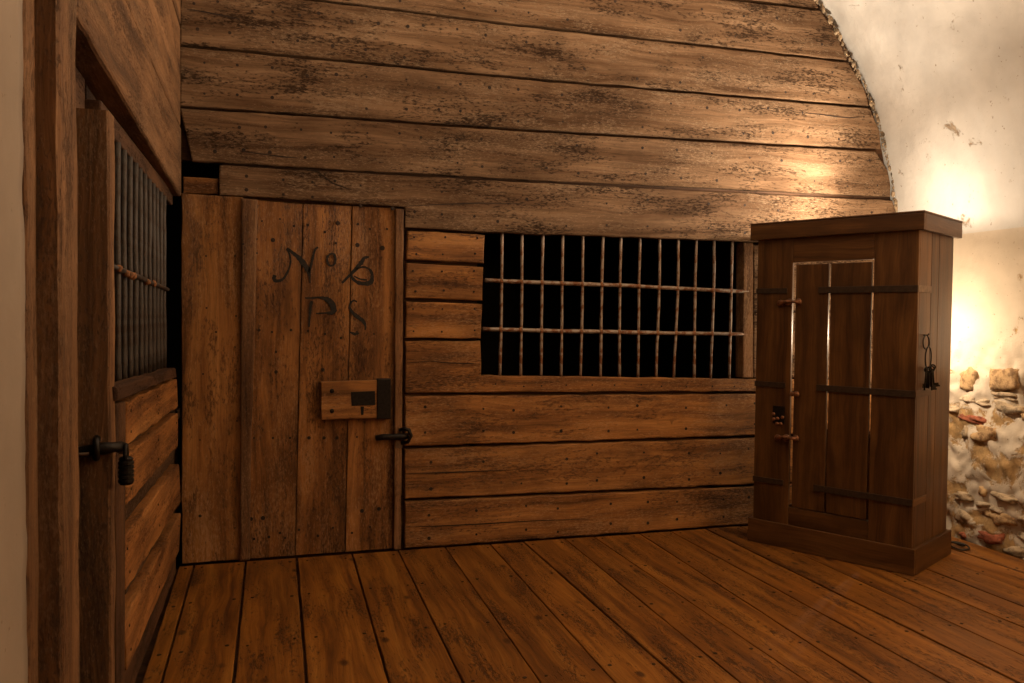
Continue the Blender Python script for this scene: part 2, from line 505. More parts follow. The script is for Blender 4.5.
# short filler block and dark slot in the corner above the wide board
board('filler_block', [on_back(x, y, D + 0.01) for x, y in ((183, 176.5), (218, 178.5), (218, 194), (183, 193))], NB, 0.035, M['lower'], wall_back, grain=(1, 0, 0), jit=0.002)
# wide upright board and narrow batten left of the door
board('wide_upright_board', [on_back(x, y, D + 0.005) for x, y in ((181, 193), (243, 197), (242, 380), (242, 556), (182, 560))], NB, 0.04, M['lower'], wall_back, grain=(0, 0, 1), jit=0.003)
board('door_batten', [on_back(x, y, D - 0.022) for x, y in ((241, 198), (257.5, 199.5), (255, 330), (250.5, 470), (249.5, 556), (240, 557), (240.5, 380))], NB, 0.045, M['left'], wall_back, grain=(0, 0, 1), jit=0.002, bev=0.010)
board('door_jamb', [on_back(x, y, D - 0.016) for x, y in ((395.5, 208.5), (404, 209), (402.5, 380), (401, 552), (394, 553), (395, 380))], NB, 0.055, M['left'], wall_back, grain=(0, 0, 1), jit=0.002, bev=0.008)
# short planks between door and window
short = [[(407.5, 231), (485, 235), (484, 263.5), (406.5, 259.5)],
         [(406.5, 263), (483.5, 267), (482.5, 300.5), (406, 298)],
         [(406, 301.5), (482.5, 304), (481, 338.5), (405.5, 338)],
         [(405.5, 341.5), (480.5, 340.8), (481.5, 375.5), (620, 377.3), (752, 379), (830, 380), (830, 391), (752, 391.3), (405.5, 393)]]
for i, s in enumerate(short):
    board('wall_plank', [on_back(x, y, D + (0, .004, -.002, .002)[i]) for x, y in s], NB, 0.042, M['lower'], wall_back, grain=(1, 0, 0), jit=0.003, bev=0.008, step=0.05, seed=40 + i)
    if i < 3:
        for fx in (0.08, 0.45, 0.87):
            for fy in (0.2, 0.78):
                xx = s[0][0] + (s[1][0] - s[0][0]) * (fx + 0.04 * rn.random()); yy = s[0][1] + (s[3][1] - s[0][1]) * (fy + 0.05 * rn.random())
                up_nails.append((on_back(xx, yy, D - 0.003), NB, 0.006 + 0.002 * rn.random()))
for k in range(11):
    up_nails.append((on_back(492 + k * 24 + rn.random() * 8, 384 + rn.random() * 3, D), NB, 0.006))
# long planks below the window
rows = [((405, 396.3), (752, 394.2), (898, 393), (898, 431), (752, 435.2), (405, 446.3)),
        ((405, 449.5), (752, 438.2), (898, 434), (898, 477.5), (752, 484), (405, 499)),
        ((405, 502), (752, 487), (898, 480), (898, 516), (752, 524), (405, 551))]
for i, s in enumerate(rows):
    pts = [on_back(x, y, D + (0, 0.003, -0.003)[i]) for x, y in s]
    if i == 2: pts = [Vector((p.x, p.y, max(p.z, 0.006))) for p in pts]
    board('wall_plank', pts, NB, 0.04, M['lower'], wall_back, grain=(1, 0, 0), jit=0.004, bev=0.008, step=0.06, seed=50 + i)
    nail_rows(pts[:3], [pts[5], pts[4], pts[3]], rn)
# planks between window and vault, mostly behind the cabinet
board('wall_plank', [on_back(x, y, D) for x, y in ((754, 245), (898, 249), (898, 310), (754, 310))], NB, 0.04, M['upper'], wall_back, grain=(1, 0, 0))
board('wall_plank', [on_back(x, y, D) for x, y in ((754, 313), (898, 313), (898, 389), (831, 389.5), (831, 378), (754, 377))], NB, 0.04, M['upper'], wall_back, grain=(1, 0, 0))
nails('nail_heads', up_nails, wall_back, M['nail'], dome=0.2)

# cracks: dark splits with real depth are too thin to cut; thin dark-coloured slivers paint their shade onto the planks
def crack(name, pts, width, parent, plane):
    P = [plane(x, y) for x, y in pts]
    bm = bmesh.new()
    n = len(P)
    up, dn, bk = [], [], []
    for i, p in enumerate(P):
        w = width * math.sin(math.pi * (i + 0.35) / (n - 0.3))
        w = max(w, width * 0.12)
        up.append(bm.verts.new(p + Vector((0, -0.0008, w / 2)))); dn.append(bm.verts.new(p + Vector((0, -0.0008, -w / 2)))); bk.append(bm.verts.new(p + Vector((0, 0.006, 0))))
    for i in range(n - 1):
        bm.faces.new((up[i], up[i + 1], dn[i + 1], dn[i])); bm.faces.new((up[i], bk[i], bk[i + 1], up[i + 1])); bm.faces.new((dn[i], dn[i + 1], bk[i + 1], bk[i]))
    return link(name, mesh_from(bm, name), Matrix.Identity(4), parent, M['nail'])
crack('split', [(306, 169), (318, 172), (326, 178), (332, 183), (343, 187), (352, 190)], 0.009, wall_back, lambda x, y: on_back(x, y, D - 0.0125))
crack('split', [(405, 473.5), (430, 473), (460, 472), (485, 471), (508, 470)], 0.008, wall_back, lambda x, y: on_back(x, y, D - 0.002))
crack('split', [(405, 527), (440, 526), (480, 524), (530, 521), (590, 519)], 0.007, wall_back, lambda x, y: on_back(x, y, D - 0.004))
crack('split', [(406, 363), (430, 361), (450, 363), (470, 363.5), (480, 364)], 0.006, wall_back, lambda x, y: on_back(x, y, D))
crack('split', [(400, 206.5), (440, 204.5), (480, 203), (530, 204)], 0.006, wall_back, lambda x, y: on_back(x, y, D - 0.0125))
crack('split', [(805, 113), (820, 114.5), (835, 116.5), (850, 118), (862, 117)], 0.008, wall_back, lambda x, y: on_back(x, y, D - 0.004))
crack('split', [(240, 151.5), (262, 154), (285, 157), (300, 158)], 0.007, wall_back, lambda x, y: on_back(x, y, D - 0.004))
crack('split', [(187, 9), (205, 12), (225, 16), (240, 19)], 0.008, wall_back, lambda x, y: on_back(x, y, D - 0.004))

# ================================================================== DOOR IN THE BACK WALL
door = empty('door_1', on_back(320, 556, D))
tag(door, 'closed plank cell door painted with black number and letters', 'door', kind='structure')
seam_px = [((246, 199), (246, 556)), ((303, 204), (295, 555)), ((352, 206), (345, 554)), ((396, 208), (393, 553))]
dY = D + 0.012
for i in range(3):
    (a, b), (c, d) = seam_px[i], seam_px[i + 1]
    g = 0.45
    dd = (0.0, 0.003, 0.001)[i]
    pts = [on_back(a[0] + g, a[1], dY + dd), on_back(c[0] - g, c[1], dY + dd), on_back(d[0] - g, d[1] - 0.8, dY + dd), on_back(b[0] + g, b[1] - 0.8, dY + dd)]
    board('door_plank', pts, NB, 0.032, M['door'], door, grain=(0, 0, 1), jit=0.0012, bev=0.003, seed=60 + i)
dn = []
for x, y, r in [(273, 240, .011), (256, 239, .008), (357.5, 245, .011), (382.5, 248, .012), (294, 226, .007), (308, 225, .006), (338, 223, .010), (358, 224, .007), (325, 232, .006), (336, 243, .005),
                (280, 219, .005), (262, 221, .005), (370, 229, .006), (387, 229, .006), (259, 330, .008), (272, 332, .006), (291, 330, .007), (308, 331, .006), (325, 334, .006), (341, 338, .006), (357, 332, .006), (374, 334, .005),
                (254, 438, .005), (273, 438, .006), (290, 438, .006), (309, 438, .008), (324, 438, .008), (337, 438, .008), (357, 437, .005), (251, 519, .010), (263, 518, .011), (362, 511, .010), (379, 509, .010),
                (269, 537, .007), (280, 533, .007), (285, 538, .006), (254, 539, .007), (299, 530, .006), (318, 536, .006), (333, 528, .005), (352, 533, .006), (370, 527, .006), (276, 372, .009), (323, 370, .008), (276, 352, .006)]:
    dn.append((on_back(x, y, dY - 0.001), NB, r * 1.3))
nails('nail_heads', dn, door, M['nail'], dome=0.25)
wn = [(on_back(x, y, D + 0.004), NB, r) for x, y, r in [(206, 256, .006), (235, 256, .006), (206.5, 308, .006), (216, 332, .007), (203, 374, .006), (236, 370, .005), (200, 516, .010), (236, 316, .006), (235, 347, .005), (200, 440, .005), (237, 421, .006), (235, 528, .005)]]
wn += [(on_back(x, y, D - 0.023), NB, r) for x, y, r in [(243, 244, .007), (244.5, 254, .005), (257, 253, .005)]]
nails('nail_heads', wn, wall_back, M['nail'], dome=0.2)
# box lock
def pb(x, y, Y): return on_back(x, y, Y)
lock = board('lock_case', [pb(321, 382, dY - 0.045), pb(379, 380, dY - 0.045), pb(379, 418, dY - 0.045), pb(321.5, 420, dY - 0.045)], NB, 0.045, M['lower'], door, grain=(1, 0, 0), jit=0.001, bev=0.005, label='wooden lock case with iron plate and keyhole')
board('lock_end_plate', [pb(377, 379, dY - 0.05), pb(391, 379, dY - 0.05), pb(391, 419, dY - 0.05), pb(377, 419, dY - 0.05)], NB, 0.05, M['iron'], lock, jit=0.001, bev=0.004)
board('escutcheon', [pb(351, 392, dY - 0.048), pb(375, 391, dY - 0.048), pb(375.5, 405, dY - 0.048), pb(351.5, 406, dY - 0.048)], NB, 0.004, M['iron'], lock, jit=0.0005, bev=0.001)
board('keyhole', [pb(360.5, 406.5, dY - 0.0462), pb(364, 406.5, dY - 0.0462), pb(363.5, 415, dY - 0.0462), pb(361, 415, dY - 0.0462)], NB, 0.003, M['black'], lock, jit=0, bev=0.0005)
for x, y in ((332, 391), (332, 411)):
    s = bmesh.new(); bmesh.ops.create_uvsphere(s, u_segments=10, v_segments=6, radius=0.013)
    link('lock_bolt', mesh_from(s, 'lock_bolt', True), Matrix.Translation(pb(x, y, dY - 0.045)) @ Matrix.Diagonal((1, 0.5, 1, 1)), lock, M['iron'])
# iron latch bolt at the jamb
lat = tube('latch_bolt', [pb(376, 438, dY - 0.03), pb(384, 437, dY - 0.045), pb(392, 437, dY - 0.05), pb(400, 436.5, dY - 0.05), pb(408, 436, dY - 0.045)], 0.018, M['iron'], door, sides=10, lump=0.3, seed=3)
tube('latch_staple', [pb(400, 430, dY - 0.03), pb(404, 428.5, dY - 0.06), pb(409, 430, dY - 0.07), pb(411, 436, dY - 0.07), pb(408, 442, dY - 0.06), pb(402, 443, dY - 0.03)], 0.012, M['iron'], lat, sides=8, lump=0.3, seed=4)
board('strike_plate', [pb(396, 441, D - 0.019), pb(402.5, 441, D - 0.019), pb(402.5, 448, D - 0.019), pb(396, 448, D - 0.019)], NB, 0.006, M['plate'], lat, jit=0.0005, bev=0.001)
# hand-painted lettering, in strokes of varying width (x, y, half width in px)
def stroke(pts, parent, Y):
    # smooth a polyline with Catmull-Rom, then a raised ribbon of paint
    P = [Vector((p[0], p[1], p[2])) for p in pts]
    Q = []
    for i in range(len(P) - 1):
        p0, p1, p2, p3 = P[max(i - 1, 0)], P[i], P[i + 1], P[min(i + 2, len(P) - 1)]
        for k in range(6):
            t = k / 6
            Q.append(0.5 * ((2 * p1) + (p2 - p0) * t + (2 * p0 - 5 * p1 + 4 * p2 - p3) * t * t + (3 * p1 - p0 - 3 * p2 + p3) * t ** 3))
    Q.append(P[-1])
    bm = bmesh.new(); L, R = [], []
    rg = random.Random(int(pts[0][0] * 10))
    for i, q in enumerate(Q):
        t = (Q[min(i + 1, len(Q) - 1)] - Q[max(i - 1, 0)]); t.z = 0; t.normalize()
        w = max(q.z, 0.25) * 1.08 * (1 + 0.35 * (rg.random() - 0.5))
        nx, ny = -t.y, t.x
        L.append(bm.verts.new(on_back(q.x + nx * w, q.y + ny * w, Y))); R.append(bm.verts.new(on_back(q.x - nx * w, q.y - ny * w, Y)))
    for i in range(len(Q) - 1):
        bm.faces.new((L[i], L[i + 1], R[i + 1], R[i]))
    r = bmesh.ops.extrude_face_region(bm, geom=list(bm.faces))
    for v in [g for g in r['geom'] if isinstance(g, bmesh.types.BMVert)]: v.co.y += 0.0035
    c = sum((v.co for v in bm.verts), Vector()) / len(bm.verts)
    for v in bm.verts: v.co -= c
    return bm, c
def glyph(name, strokes, label):
    bmA = bmesh.new()
    for s in strokes:
        b, c = stroke(s, door, dY - 0.0012)
        for v in b.verts: v.co += c
        me = bpy.data.meshes.new('tmp'); b.to_mesh(me); b.free(); bmA.from_mesh(me); bpy.data.meshes.remove(me)
    o = link(name, mesh_from(bmA, name), Matrix.Identity(4), door, M['ink']); o['label'] = label
glyph('painted_letter', [[(275, 275, 1.6), (274, 279, 1.8), (277, 281, 1.4), (283, 279, 1.0), (288, 271, 1.0), (290.5, 262, 0.9), (289, 253, 0.9), (286.5, 248.5, 1.0)],
                         [(287, 248, 0.9), (293, 253, 1.6), (299, 258, 2.2), (304, 264, 2.6), (308, 270, 2.2), (309.5, 276, 1.2), (310, 283, 0.5)],
                         [(309, 272, 1.2), (311.5, 264, 1.1), (313, 257, 1.0), (315, 250, 1.0), (318, 247, 0.8)]], 'black painted letter N')
glyph('painted_letter', [[(331, 253.5, 0.9), (327.5, 257, 1.0), (327.5, 262, 1.1), (330, 265.5, 0.9), (334, 264.5, 0.9), (335.5, 259, 1.1), (334, 254.5, 0.9), (331, 253.5, 0.8)]], 'small raised black painted letter o')
glyph('painted_numeral', [[(369, 257, 0.8), (364.5, 258, 1.6), (361, 263, 2.0), (355, 270, 1.7), (349, 276, 1.2), (342, 283, 0.9)],
                          [(352, 271, 1.0), (352, 277, 1.2), (357, 282, 1.6), (364, 283.5, 1.9), (371, 282, 1.9), (372, 274, 1.4), (369, 269, 0.9), (363, 267, 0.9), (356, 269, 0.9)],
                          [(354, 276, 0.6), (360, 279, 0.7), (367, 280, 0.8)]], 'black painted numeral 6')
glyph('painted_letter', [[(312, 301, 1.4), (310.5, 306, 1.3), (310, 313, 1.2), (309.5, 320, 1.0), (309, 327, 0.8)],
                         [(305, 298, 0.6), (312, 298, 0.9), (320, 297.5, 1.0), (328, 300, 2.4), (333, 306, 3.0), (333, 312, 2.4), (326, 313, 0.9), (316, 313.5, 0.6)]], 'faded black painted letter P')
glyph('painted_letter', [[(357, 302, 0.7), (354, 300.5, 0.8), (350.5, 303, 0.9), (350, 308, 1.1), (353, 313, 1.6), (358, 317, 1.9), (363, 321, 1.7), (365.5, 326, 1.0), (365, 330, 0.6)],
                         [(350, 332, 0.5), (355, 334, 1.4), (359, 333, 0.6)]], 'faded black painted letter S')

# ================================================================== BARRED WINDOW IN THE BACK WALL
win = empty('window_1', on_back(620, 378, D))
tag(win, 'wide barred opening in the plank wall with rusted grey iron grille', 'window', kind='structure')
board('window_jamb', [on_back(x, y, D + 0.004) for x, y in ((744, 242), (753.5, 242.5), (753.5, 378), (743, 377.5))], NB, 0.09, M['left'], win, grain=(0, 0, 1), jit=0.002)
tx = [290, 347, 406, 463, 520, 577, 628, 683, 738, 791, 843, 893, 945]
bxs = [284, 343, 401, 458, 513, 570, 624, 676, 730, 781, 835, 885, 936]
BY = D + 0.022
rb = random.Random(5)
for i, (a, b) in enumerate(zip(tx, bxs)):
    xa, xb = 400 + a / 2.844, 400 + b / 2.844
    ya = 231.5 + 10 * (xa - 486) / 266; yb = 376.5 + 3.5 * (xb - 482) / 270
    path = []
    bow = (rb.random() - 0.35) * 1.6
    for k in range(13):
        t = k / 12
        px_ = xa + (xb - xa) * t + bow * math.sin(math.pi * t * (1.5 if i > 6 else 1.0)) + 0.25 * (rb.random() - 0.5)
        path.append(on_back(px_, ya + (yb - ya) * t, BY))
    tube('bar', path, 0.0098, M['bar'], win, sides=8, lump=0.22, seed=i)
for pts in ([(242, 228), (350, 233), (460, 237), (570, 241), (640, 243), (740, 249), (850, 254), (940, 259), (990, 260)],
            [(235, 367), (350, 370), (460, 373), (570, 374), (680, 377), (790, 379), (900, 380), (985, 382)]):
    path = []
    for (x0, y0), (x1, y1) in zip(pts, pts[1:]):
        for k in range(4):
            t = k / 4; path.append(on_back(400 + (x0 + (x1 - x0) * t) / 2.844, 200 + (y0 + (y1 - y0) * t) / 2.844, BY - 0.006))
    path.append(on_back(400 + pts[-1][0] / 2.844, 200 + pts[-1][1] / 2.844, BY - 0.006))
    cb = tube('cross_bar', path, 0.0125, M['bar'], win, sides=8, lump=0.2, seed=77)
    for a in tx:       # rusty collars where the bars pass through
        f = (a - 242) / (990 - 242)
        q = path[int(f * (len(path) - 1))]
        s = bmesh.new(); bmesh.ops.create_icosphere(s, subdivisions=2, radius=0.016)
        for v in s.verts: v.co *= 1 + 0.25 * noise.noise(v.co * 90 + q * 7)
        xx = on_back(400 + a / 2.844 - 0.5, 200, BY).x
        link('collar', mesh_from(s, 'collar', True), Matrix.Translation((xx, q.y, q.z)), cb, M['rust'])
# dark cell behind the grille (five faces of a box)
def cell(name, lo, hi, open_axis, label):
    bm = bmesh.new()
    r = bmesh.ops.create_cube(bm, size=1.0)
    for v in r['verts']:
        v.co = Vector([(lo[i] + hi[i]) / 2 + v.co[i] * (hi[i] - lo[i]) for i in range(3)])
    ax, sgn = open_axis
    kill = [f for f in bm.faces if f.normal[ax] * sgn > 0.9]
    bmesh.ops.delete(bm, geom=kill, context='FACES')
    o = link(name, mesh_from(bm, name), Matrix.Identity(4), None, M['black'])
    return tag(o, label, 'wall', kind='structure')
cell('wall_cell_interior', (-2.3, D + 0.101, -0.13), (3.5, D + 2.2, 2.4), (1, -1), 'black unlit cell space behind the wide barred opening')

# ================================================================== LEFT PARTITION
wall_left = slab('wall_left', [((-0.9, 2.78, 1.98), (XL - 0.09, D + 0.02, 3.6)), ((-0.9, 2.0, 2.0), (XL - 0.12, 2.80, 3.6))], M['dark'])
tag(wall_left, 'rough brown timber partition with posts along the side', 'wall', kind='structure')
def lb(name, px, X, thick, mat, parent, grain=(0, 1, 0), **kw):
    return board(name, [on_left(x, y, X) for x, y in px], NL, thick, mat, parent, grain=grain, **kw)
def lbw(name, yz, X, thick, mat, parent, grain=(0, 1, 0), **kw):
    return board(name, [Vector((X, y, z)) for y, z in yz], NL, thick, mat, parent, grain=grain, **kw)
# upper header boards
lbw('header_board', [(2.21, 2.062), (3.0, 2.035), (3.9, 2.0), (D - 0.012, 1.972), (D - 0.012, 2.335), (3.96, 2.338), (2.96, 2.366), (2.30, 2.38)], XL, 0.10, M['left'], wall_left, jit=0.004, bev=0.012, seed=71)
lbw('header_board', [(2.26, 2.386), (2.96, 2.372), (3.96, 2.344), (D - 0.012, 2.341), (D - 0.012, 2.86), (2.2, 2.88)], XL - 0.004, 0.10, M['left'], wall_left, jit=0.004, bev=0.010, seed=72)
lbw('header_board', [(2.2, 2.89), (D - 0.012, 2.87), (D - 0.012, 3.5), (2.2, 3.5)], XL - 0.002, 0.10, M['left'], wall_left, jit=0.004, bev=0.010, seed=73)
# rail under the header, behind it
obox('window_lintel', (XL - 0.07, 3.69, 1.955), (0, 1, 0), (0, 0, 1), (1.92, 0.06, 0.07), M['dark'], wall_left, 0.006)
# posts
def post(name, y0, y1, x0, x1, z0, z1, mat, label=None, seed=0):
    bm = bmesh.new()
    n = 26
    rings = []
    rg = random.Random(seed); so = rg.random() * 40
    L = z1 - z0
    for i in range(n + 1):
        z = -L / 2 + L * i / n
        ring = []
        for (sx, sy) in ((0, 0), (0.5, -0.0), (0.96, 0), (1, 0.06), (1, 0.94), (0.96, 1), (0, 1)):
            x = x0 + (x1 - x0) * sx; y = y0 + (y1 - y0) * sy
            dx = 0.004 * noise.noise(Vector((z * 5 + so, sx * 3, sy * 3))); dy = 0.006 * noise.noise(Vector((z * 4 + so + 9, sx * 3, sy * 3)))
            ring.append((z, x + dx - (x0 + x1) / 2, y + dy - (y0 + y1) / 2))
        rings.append(ring)
    mw = Matrix(((0, 1, 0, (x0 + x1) / 2), (0, 0, 1, (y0 + y1) / 2), (1, 0, 0, (z0 + z1) / 2), (0, 0, 0, 1)))
    vs = [[bm.verts.new(p) for p in r] for r in rings]
    m = len(vs[0])
    for i in range(n):
        for k in range(m):
            bm.faces.new((vs[i][k], vs[i][(k + 1) % m], vs[i + 1][(k + 1) % m], vs[i + 1][k]))
    bm.faces.new(list(reversed(vs[0]))); bm.faces.new(vs[-1])
    o = link(name, mesh_from(bm, name), mw, wall_left, mat)
    if label: o['label'] = label
    return o
post('post', 2.03, 2.205, -0.62, XL, 0.0, 3.4, M['left'], 'thick upright post with a lit right face', 1)
post('post', 1.938, 2.022, -0.60, XL - 0.045, 0.0, 3.4, M['left'], 'slim upright strip beside the plaster', 2)
post('door_post', 2.615, 2.70, -0.60, XL + 0.0, 0.0, 1.935, M['left'], 'dark door post carrying the hasp', 3)
obox('recess_board', (XL - 0.10, 2.46, 2.03), (0, 1, 0), (1, 0, 0), (0.55, 0.20, 0.03), M['dark'], wall_left, 0.004)
obox('lintel_block', (XL - 0.03, 2.16, 2.14), (0, 1, 0), (1, 0, 0), (0.14, 0.10, 0.06), M['dark'], wall_left, 0.006)
# barred window above the half door
win2 = empty('window_2', (XL, 3.5, 1.09))
tag(win2, 'narrow barred opening above the boarded half door with dark iron bars', 'window', kind='structure')
lb('sill', [(117, 387), (175.7, 367.7), (176.7, 377.6), (118, 401)], XL + 0.012, 0.05, M['dark'], win2, jit=0.003, bev=0.008)
rl = random.Random(8)
for i in range(13):
    y = 2.76 + i * 0.128
    path = [(XL - 0.045 + 0.003 * (rl.random() - 0.5), y + 0.004 * (rl.random() - 0.5), 1.08 + k * 0.105) for k in range(9)]
    tube('bar', path, 0.0125, M['darkbar'], win2, sides=8, lump=0.15, seed=i)
cbp = [(XL - 0.028, 2.78 + 0.19 * k, 1.50 + 0.004 * (rl.random() - 0.5) - 0.004 * k) for k in range(9)]
cb2 = tube('cross_bar', cbp, 0.009, M['darkbar'], win2, sides=8, lump=0.3, seed=55)
for y in (2.90, 3.05, 3.13, 3.20, 3.55, 3.75):
    s = bmesh.new(); bmesh.ops.create_icosphere(s, subdivisions=2, radius=0.013)
    for v in s.verts: v.co *= 1 + 0.4 * noise.noise(v.co * 120 + Vector((y * 9, 0, 0)))
    link('rust_clump', mesh_from(s, 'rust_clump', True), Matrix.Translation((XL - 0.022, y, 1.495 - (y - 2.78) * 0.02 + 0.02 * (rl.random() - 0.5))), cb2, M['rust'])
# boarded half door
door2 = empty('door_2', (XL, 3.6, 0.0))
tag(door2, 'low boarded half door below the narrow barred opening with spaced orange planks', 'door', kind='structure')
obox('door_backing', (XL - 0.085, 3.64, 0.56), (0, 1, 0), (1, 0, 0), (1.72, 1.05, 0.03), M['dark'], door2, 0.004)
panels = [[(127, 401.5), (177, 379), (178, 407), (127, 445)],
          [(127, 457), (178, 413), (178, 446), (127, 505)],
          [(121.5, 543), (179, 464), (181, 502), (126.5, 590)],
          [(124, 622), (181, 513), (179, 552), (127.6, 670)]]
for i, p in enumerate(panels):
    lb('door_plank', p, XL, 0.05, M['leftpanel'], door2, jit=0.006, bev=0.006, step=0.05, seed=80 + i)
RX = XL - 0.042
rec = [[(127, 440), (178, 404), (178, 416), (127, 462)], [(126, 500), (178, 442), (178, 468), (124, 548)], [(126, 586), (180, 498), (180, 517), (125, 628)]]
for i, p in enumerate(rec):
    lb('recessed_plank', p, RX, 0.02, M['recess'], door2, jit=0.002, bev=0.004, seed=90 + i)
lbw('bottom_board', [(2.86, 0.03), (4.5, 0.015), (4.5, 0.12), (2.9, 0.17)], XL - 0.012, 0.03, M['dark'], door2, jit=0.006, seed=95)
lb('stile', [(116.5, 404), (126, 401), (125.5, 520), (125, 683), (125, 720), (116.5, 720), (116.5, 683), (116.5, 520)], XL + 0.004, 0.03, M['dark'], door2, grain=(0, 0, 1), jit=0.003, seed=96)
ln = []
for p in panels:
    for f in (0.05, 0.5, 0.95):
        for t in (0.25, 0.75):
            a = on_left(*p[0]).lerp(on_left(*p[1]), f); b = on_left(*p[3]).lerp(on_left(*p[2]), f)
            ln.append((a.lerp(b, t) + NL * 0.001, NL, 0.006))
nails('nail_heads', ln, door2, M['nail'], dome=0.4)
# hinge straps in the dark gap at the far end
for z in (0.83, 0.42):
    obox('hinge', (XL - 0.01, 4.58, z), (0, 1, 0), (1, 0, 0), (0.12, 0.05, 0.012), M['iron'], door2, 0.003)
# hasp and padlock
hz = on_left(100, 458).z
hasp = tube('hasp', [(-0.535, 2.607, hz - 0.006), (-0.51, 2.600, hz - 0.002), (-0.48, 2.594, hz + 0.003), (XL - 0.012, 2.592, hz + 0.006), (XL + 0.012, 2.602, hz + 0.007), (XL + 0.024, 2.63, hz + 0.004), (XL + 0.026, 2.65, hz - 0.004)], 0.017, M['iron'], door2, sides=10, lump=0.25, seed=9)
tube('staple', [(XL - 0.035, 2.61, hz - 0.024), (XL - 0.032, 2.585, hz - 0.02), (XL - 0.030, 2.576, hz + 0.005), (XL - 0.032, 2.585, hz + 0.03), (XL - 0.035, 2.61, hz + 0.034)], 0.010, M['iron'], hasp, sides=8)
tube('hasp_pin', [(-0.56, 2.60, hz - 0.012), (-0.52, 2.585, hz - 0.008), (-0.49, 2.582, hz - 0.006)], 0.005, M['plate'], hasp, sides=8)
pad = empty('padlock', (XL + 0.036, 2.625, hz - 0.11))
tag(pad, 'small dark barrel padlock hanging from the hasp of the half door', 'padlock')
pz = hz - 0.085
# ribbed barrel
prof = []
bm = bmesh.new()
pr = [(0.0, -0.042), (0.017, -0.042), (0.021, -0.036)]
for k in range(5):
    zb = -0.034 + k * 0.013
    pr += [(0.022, zb), (0.022, zb + 0.008), (0.0185, zb + 0.0095), (0.0185, zb + 0.0115)]
pr += [(0.021, 0.034), (0.014, 0.040), (0.0, 0.040)]
ringsv = []
for r, z in pr:
    if r == 0: ringsv.append([bm.verts.new((0, 0, z))])
    else: ringsv.append([bm.verts.new((r * math.cos(a), r * math.sin(a), z)) for a in [k * math.pi / 8 for k in range(16)]])
for A, B in zip(ringsv, ringsv[1:]):
    for k in range(16):
        if len(A) == 1: bm.faces.new((A[0], B[k], B[(k + 1) % 16]))
        elif len(B) == 1: bm.faces.new((A[k], A[(k + 1) % 16], B[0]))
        else: bm.faces.new((A[k], A[(k + 1) % 16], B[(k + 1) % 16], B[k]))
link('padlock_body', mesh_from(bm, 'padlock_body'), Matrix.Translation((XL + 0.040, 2.625, pz + 0.02)), pad, M['iron'])
tube('shackle', [(XL + 0.040, 2.608 + 0.034 * (0.5 - 0.5 * math.cos(a)), pz + 0.055 + 0.04 * math.sin(a)) for a in [k * math.pi / 10 for k in range(11)]], 0.006, M['iron'], pad, sides=8)
# cream plaster pier beside the camera
def pier():
    bm = bmesh.new()
    nz, ny = 90, 24
    rg = random.Random(2)
    vs = []
    for i in range(nz + 1):
        z = 3.45 * i / nz
        edge = 1.90 + 0.020 * noise.noise(Vector((z * 3.3, 1.7, 0))) + 0.016 * noise.noise(Vector((z * 11, 5.1, 0)))
        row = []
        for k in range(ny + 1):
            t = k / ny
            y = -1.6 + (edge + 1.6) * t ** 0.5
            x = XL - 0.03 + 0.008 * noise.noise(Vector((y * 2, z * 2, 0))) - (0.008 if k == ny else 0)
            row.append(bm.verts.new((x, y, z)))
        row.append(bm.verts.new((XL - 0.35, edge, z)))
        vs.append(row)
    for i in range(nz):
        for k in range(len(vs[0]) - 1):
            bm.faces.new((vs[i][k], vs[i][k + 1], vs[i + 1][k + 1], vs[i + 1][k]))
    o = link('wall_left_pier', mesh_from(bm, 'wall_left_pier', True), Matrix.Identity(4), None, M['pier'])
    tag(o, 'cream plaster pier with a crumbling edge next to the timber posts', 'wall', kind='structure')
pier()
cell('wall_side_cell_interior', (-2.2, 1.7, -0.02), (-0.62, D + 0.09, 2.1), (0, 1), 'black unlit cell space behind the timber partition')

# ================================================================== RIGHT WALL AND VAULT
VZ, VR, VC = 1.9, 2.24, XR - 2.24
def surf_disp(p, lowmask=True):
    d = 0.022 * noise.noise(p * 1.6) + 0.010 * noise.noise(p * 5.0) + 0.004 * noise.noise(p * 14.0)
    m = min(1.0, max(0.0, (1.25 + 0.25 * noise.noise(p * 2.3) - p.z) / 0.25))
    if m > 0:
        r = noise.noise(p * 4.5 + Vector((3, 1, 8)))
        r2 = 1 - abs(noise.noise(p * 10.0 + Vector((9, 4, 2)))) * 2
        d += m * (0.026 * r - 0.016 * max(0, r2) + 0.008 * noise.noise(p * 20.0) + 0.012 * noise.noise(p * 10.0 + Vector((5, 5, 5))))
    return d
ys = [-1.6 + 0.1 * i for i in range(40)]
y = ys[-1]
while y < D + 0.06:
    y += 0.014; ys.append(y)
def grid(name, prof, mat):
    bm = bmesh.new(); rows_ = []
    for (x, z, nx, nz) in prof:
        row = []
        for y in ys:
            p = Vector((x, y, z))
            d = surf_disp(p)
            row.append(bm.verts.new((x + nx * d, y, z + nz * d)))
        rows_.append(row)
    for A, B in zip(rows_, rows_[1:]):
        for k in range(len(ys) - 1):
            bm.faces.new((A[k], A[k + 1], B[k + 1], B[k]))
    return link(name, mesh_from(bm, name, True), Matrix.Identity(4), None, mat)
prof = [(XR, -0.04 + 0.0145 * i, -1, 0) for i in range(134)]
prof = [p for p in prof if p[1] < VZ] + [(XR, VZ, -1, 0)]
wall_right = grid('wall_right', prof, M['wallw'])
tag(wall_right, 'whitewashed rubble wall with crumbled plaster beside the cabinet', 'wall', kind='structure')
prof = []
for i in range(150):
    a = math.radians(180.0 * i / 149)
    if a <= math.pi / 2: x, z = VC + VR * math.cos(a), VZ + VR * math.sin(a)
    else: x, z = VC + 3.2 * math.cos(a), VZ + VR * math.sin(a)
    prof.append((x, z, -math.cos(a), -math.sin(a)))
ceiling = grid('ceiling', prof, M['vault'])
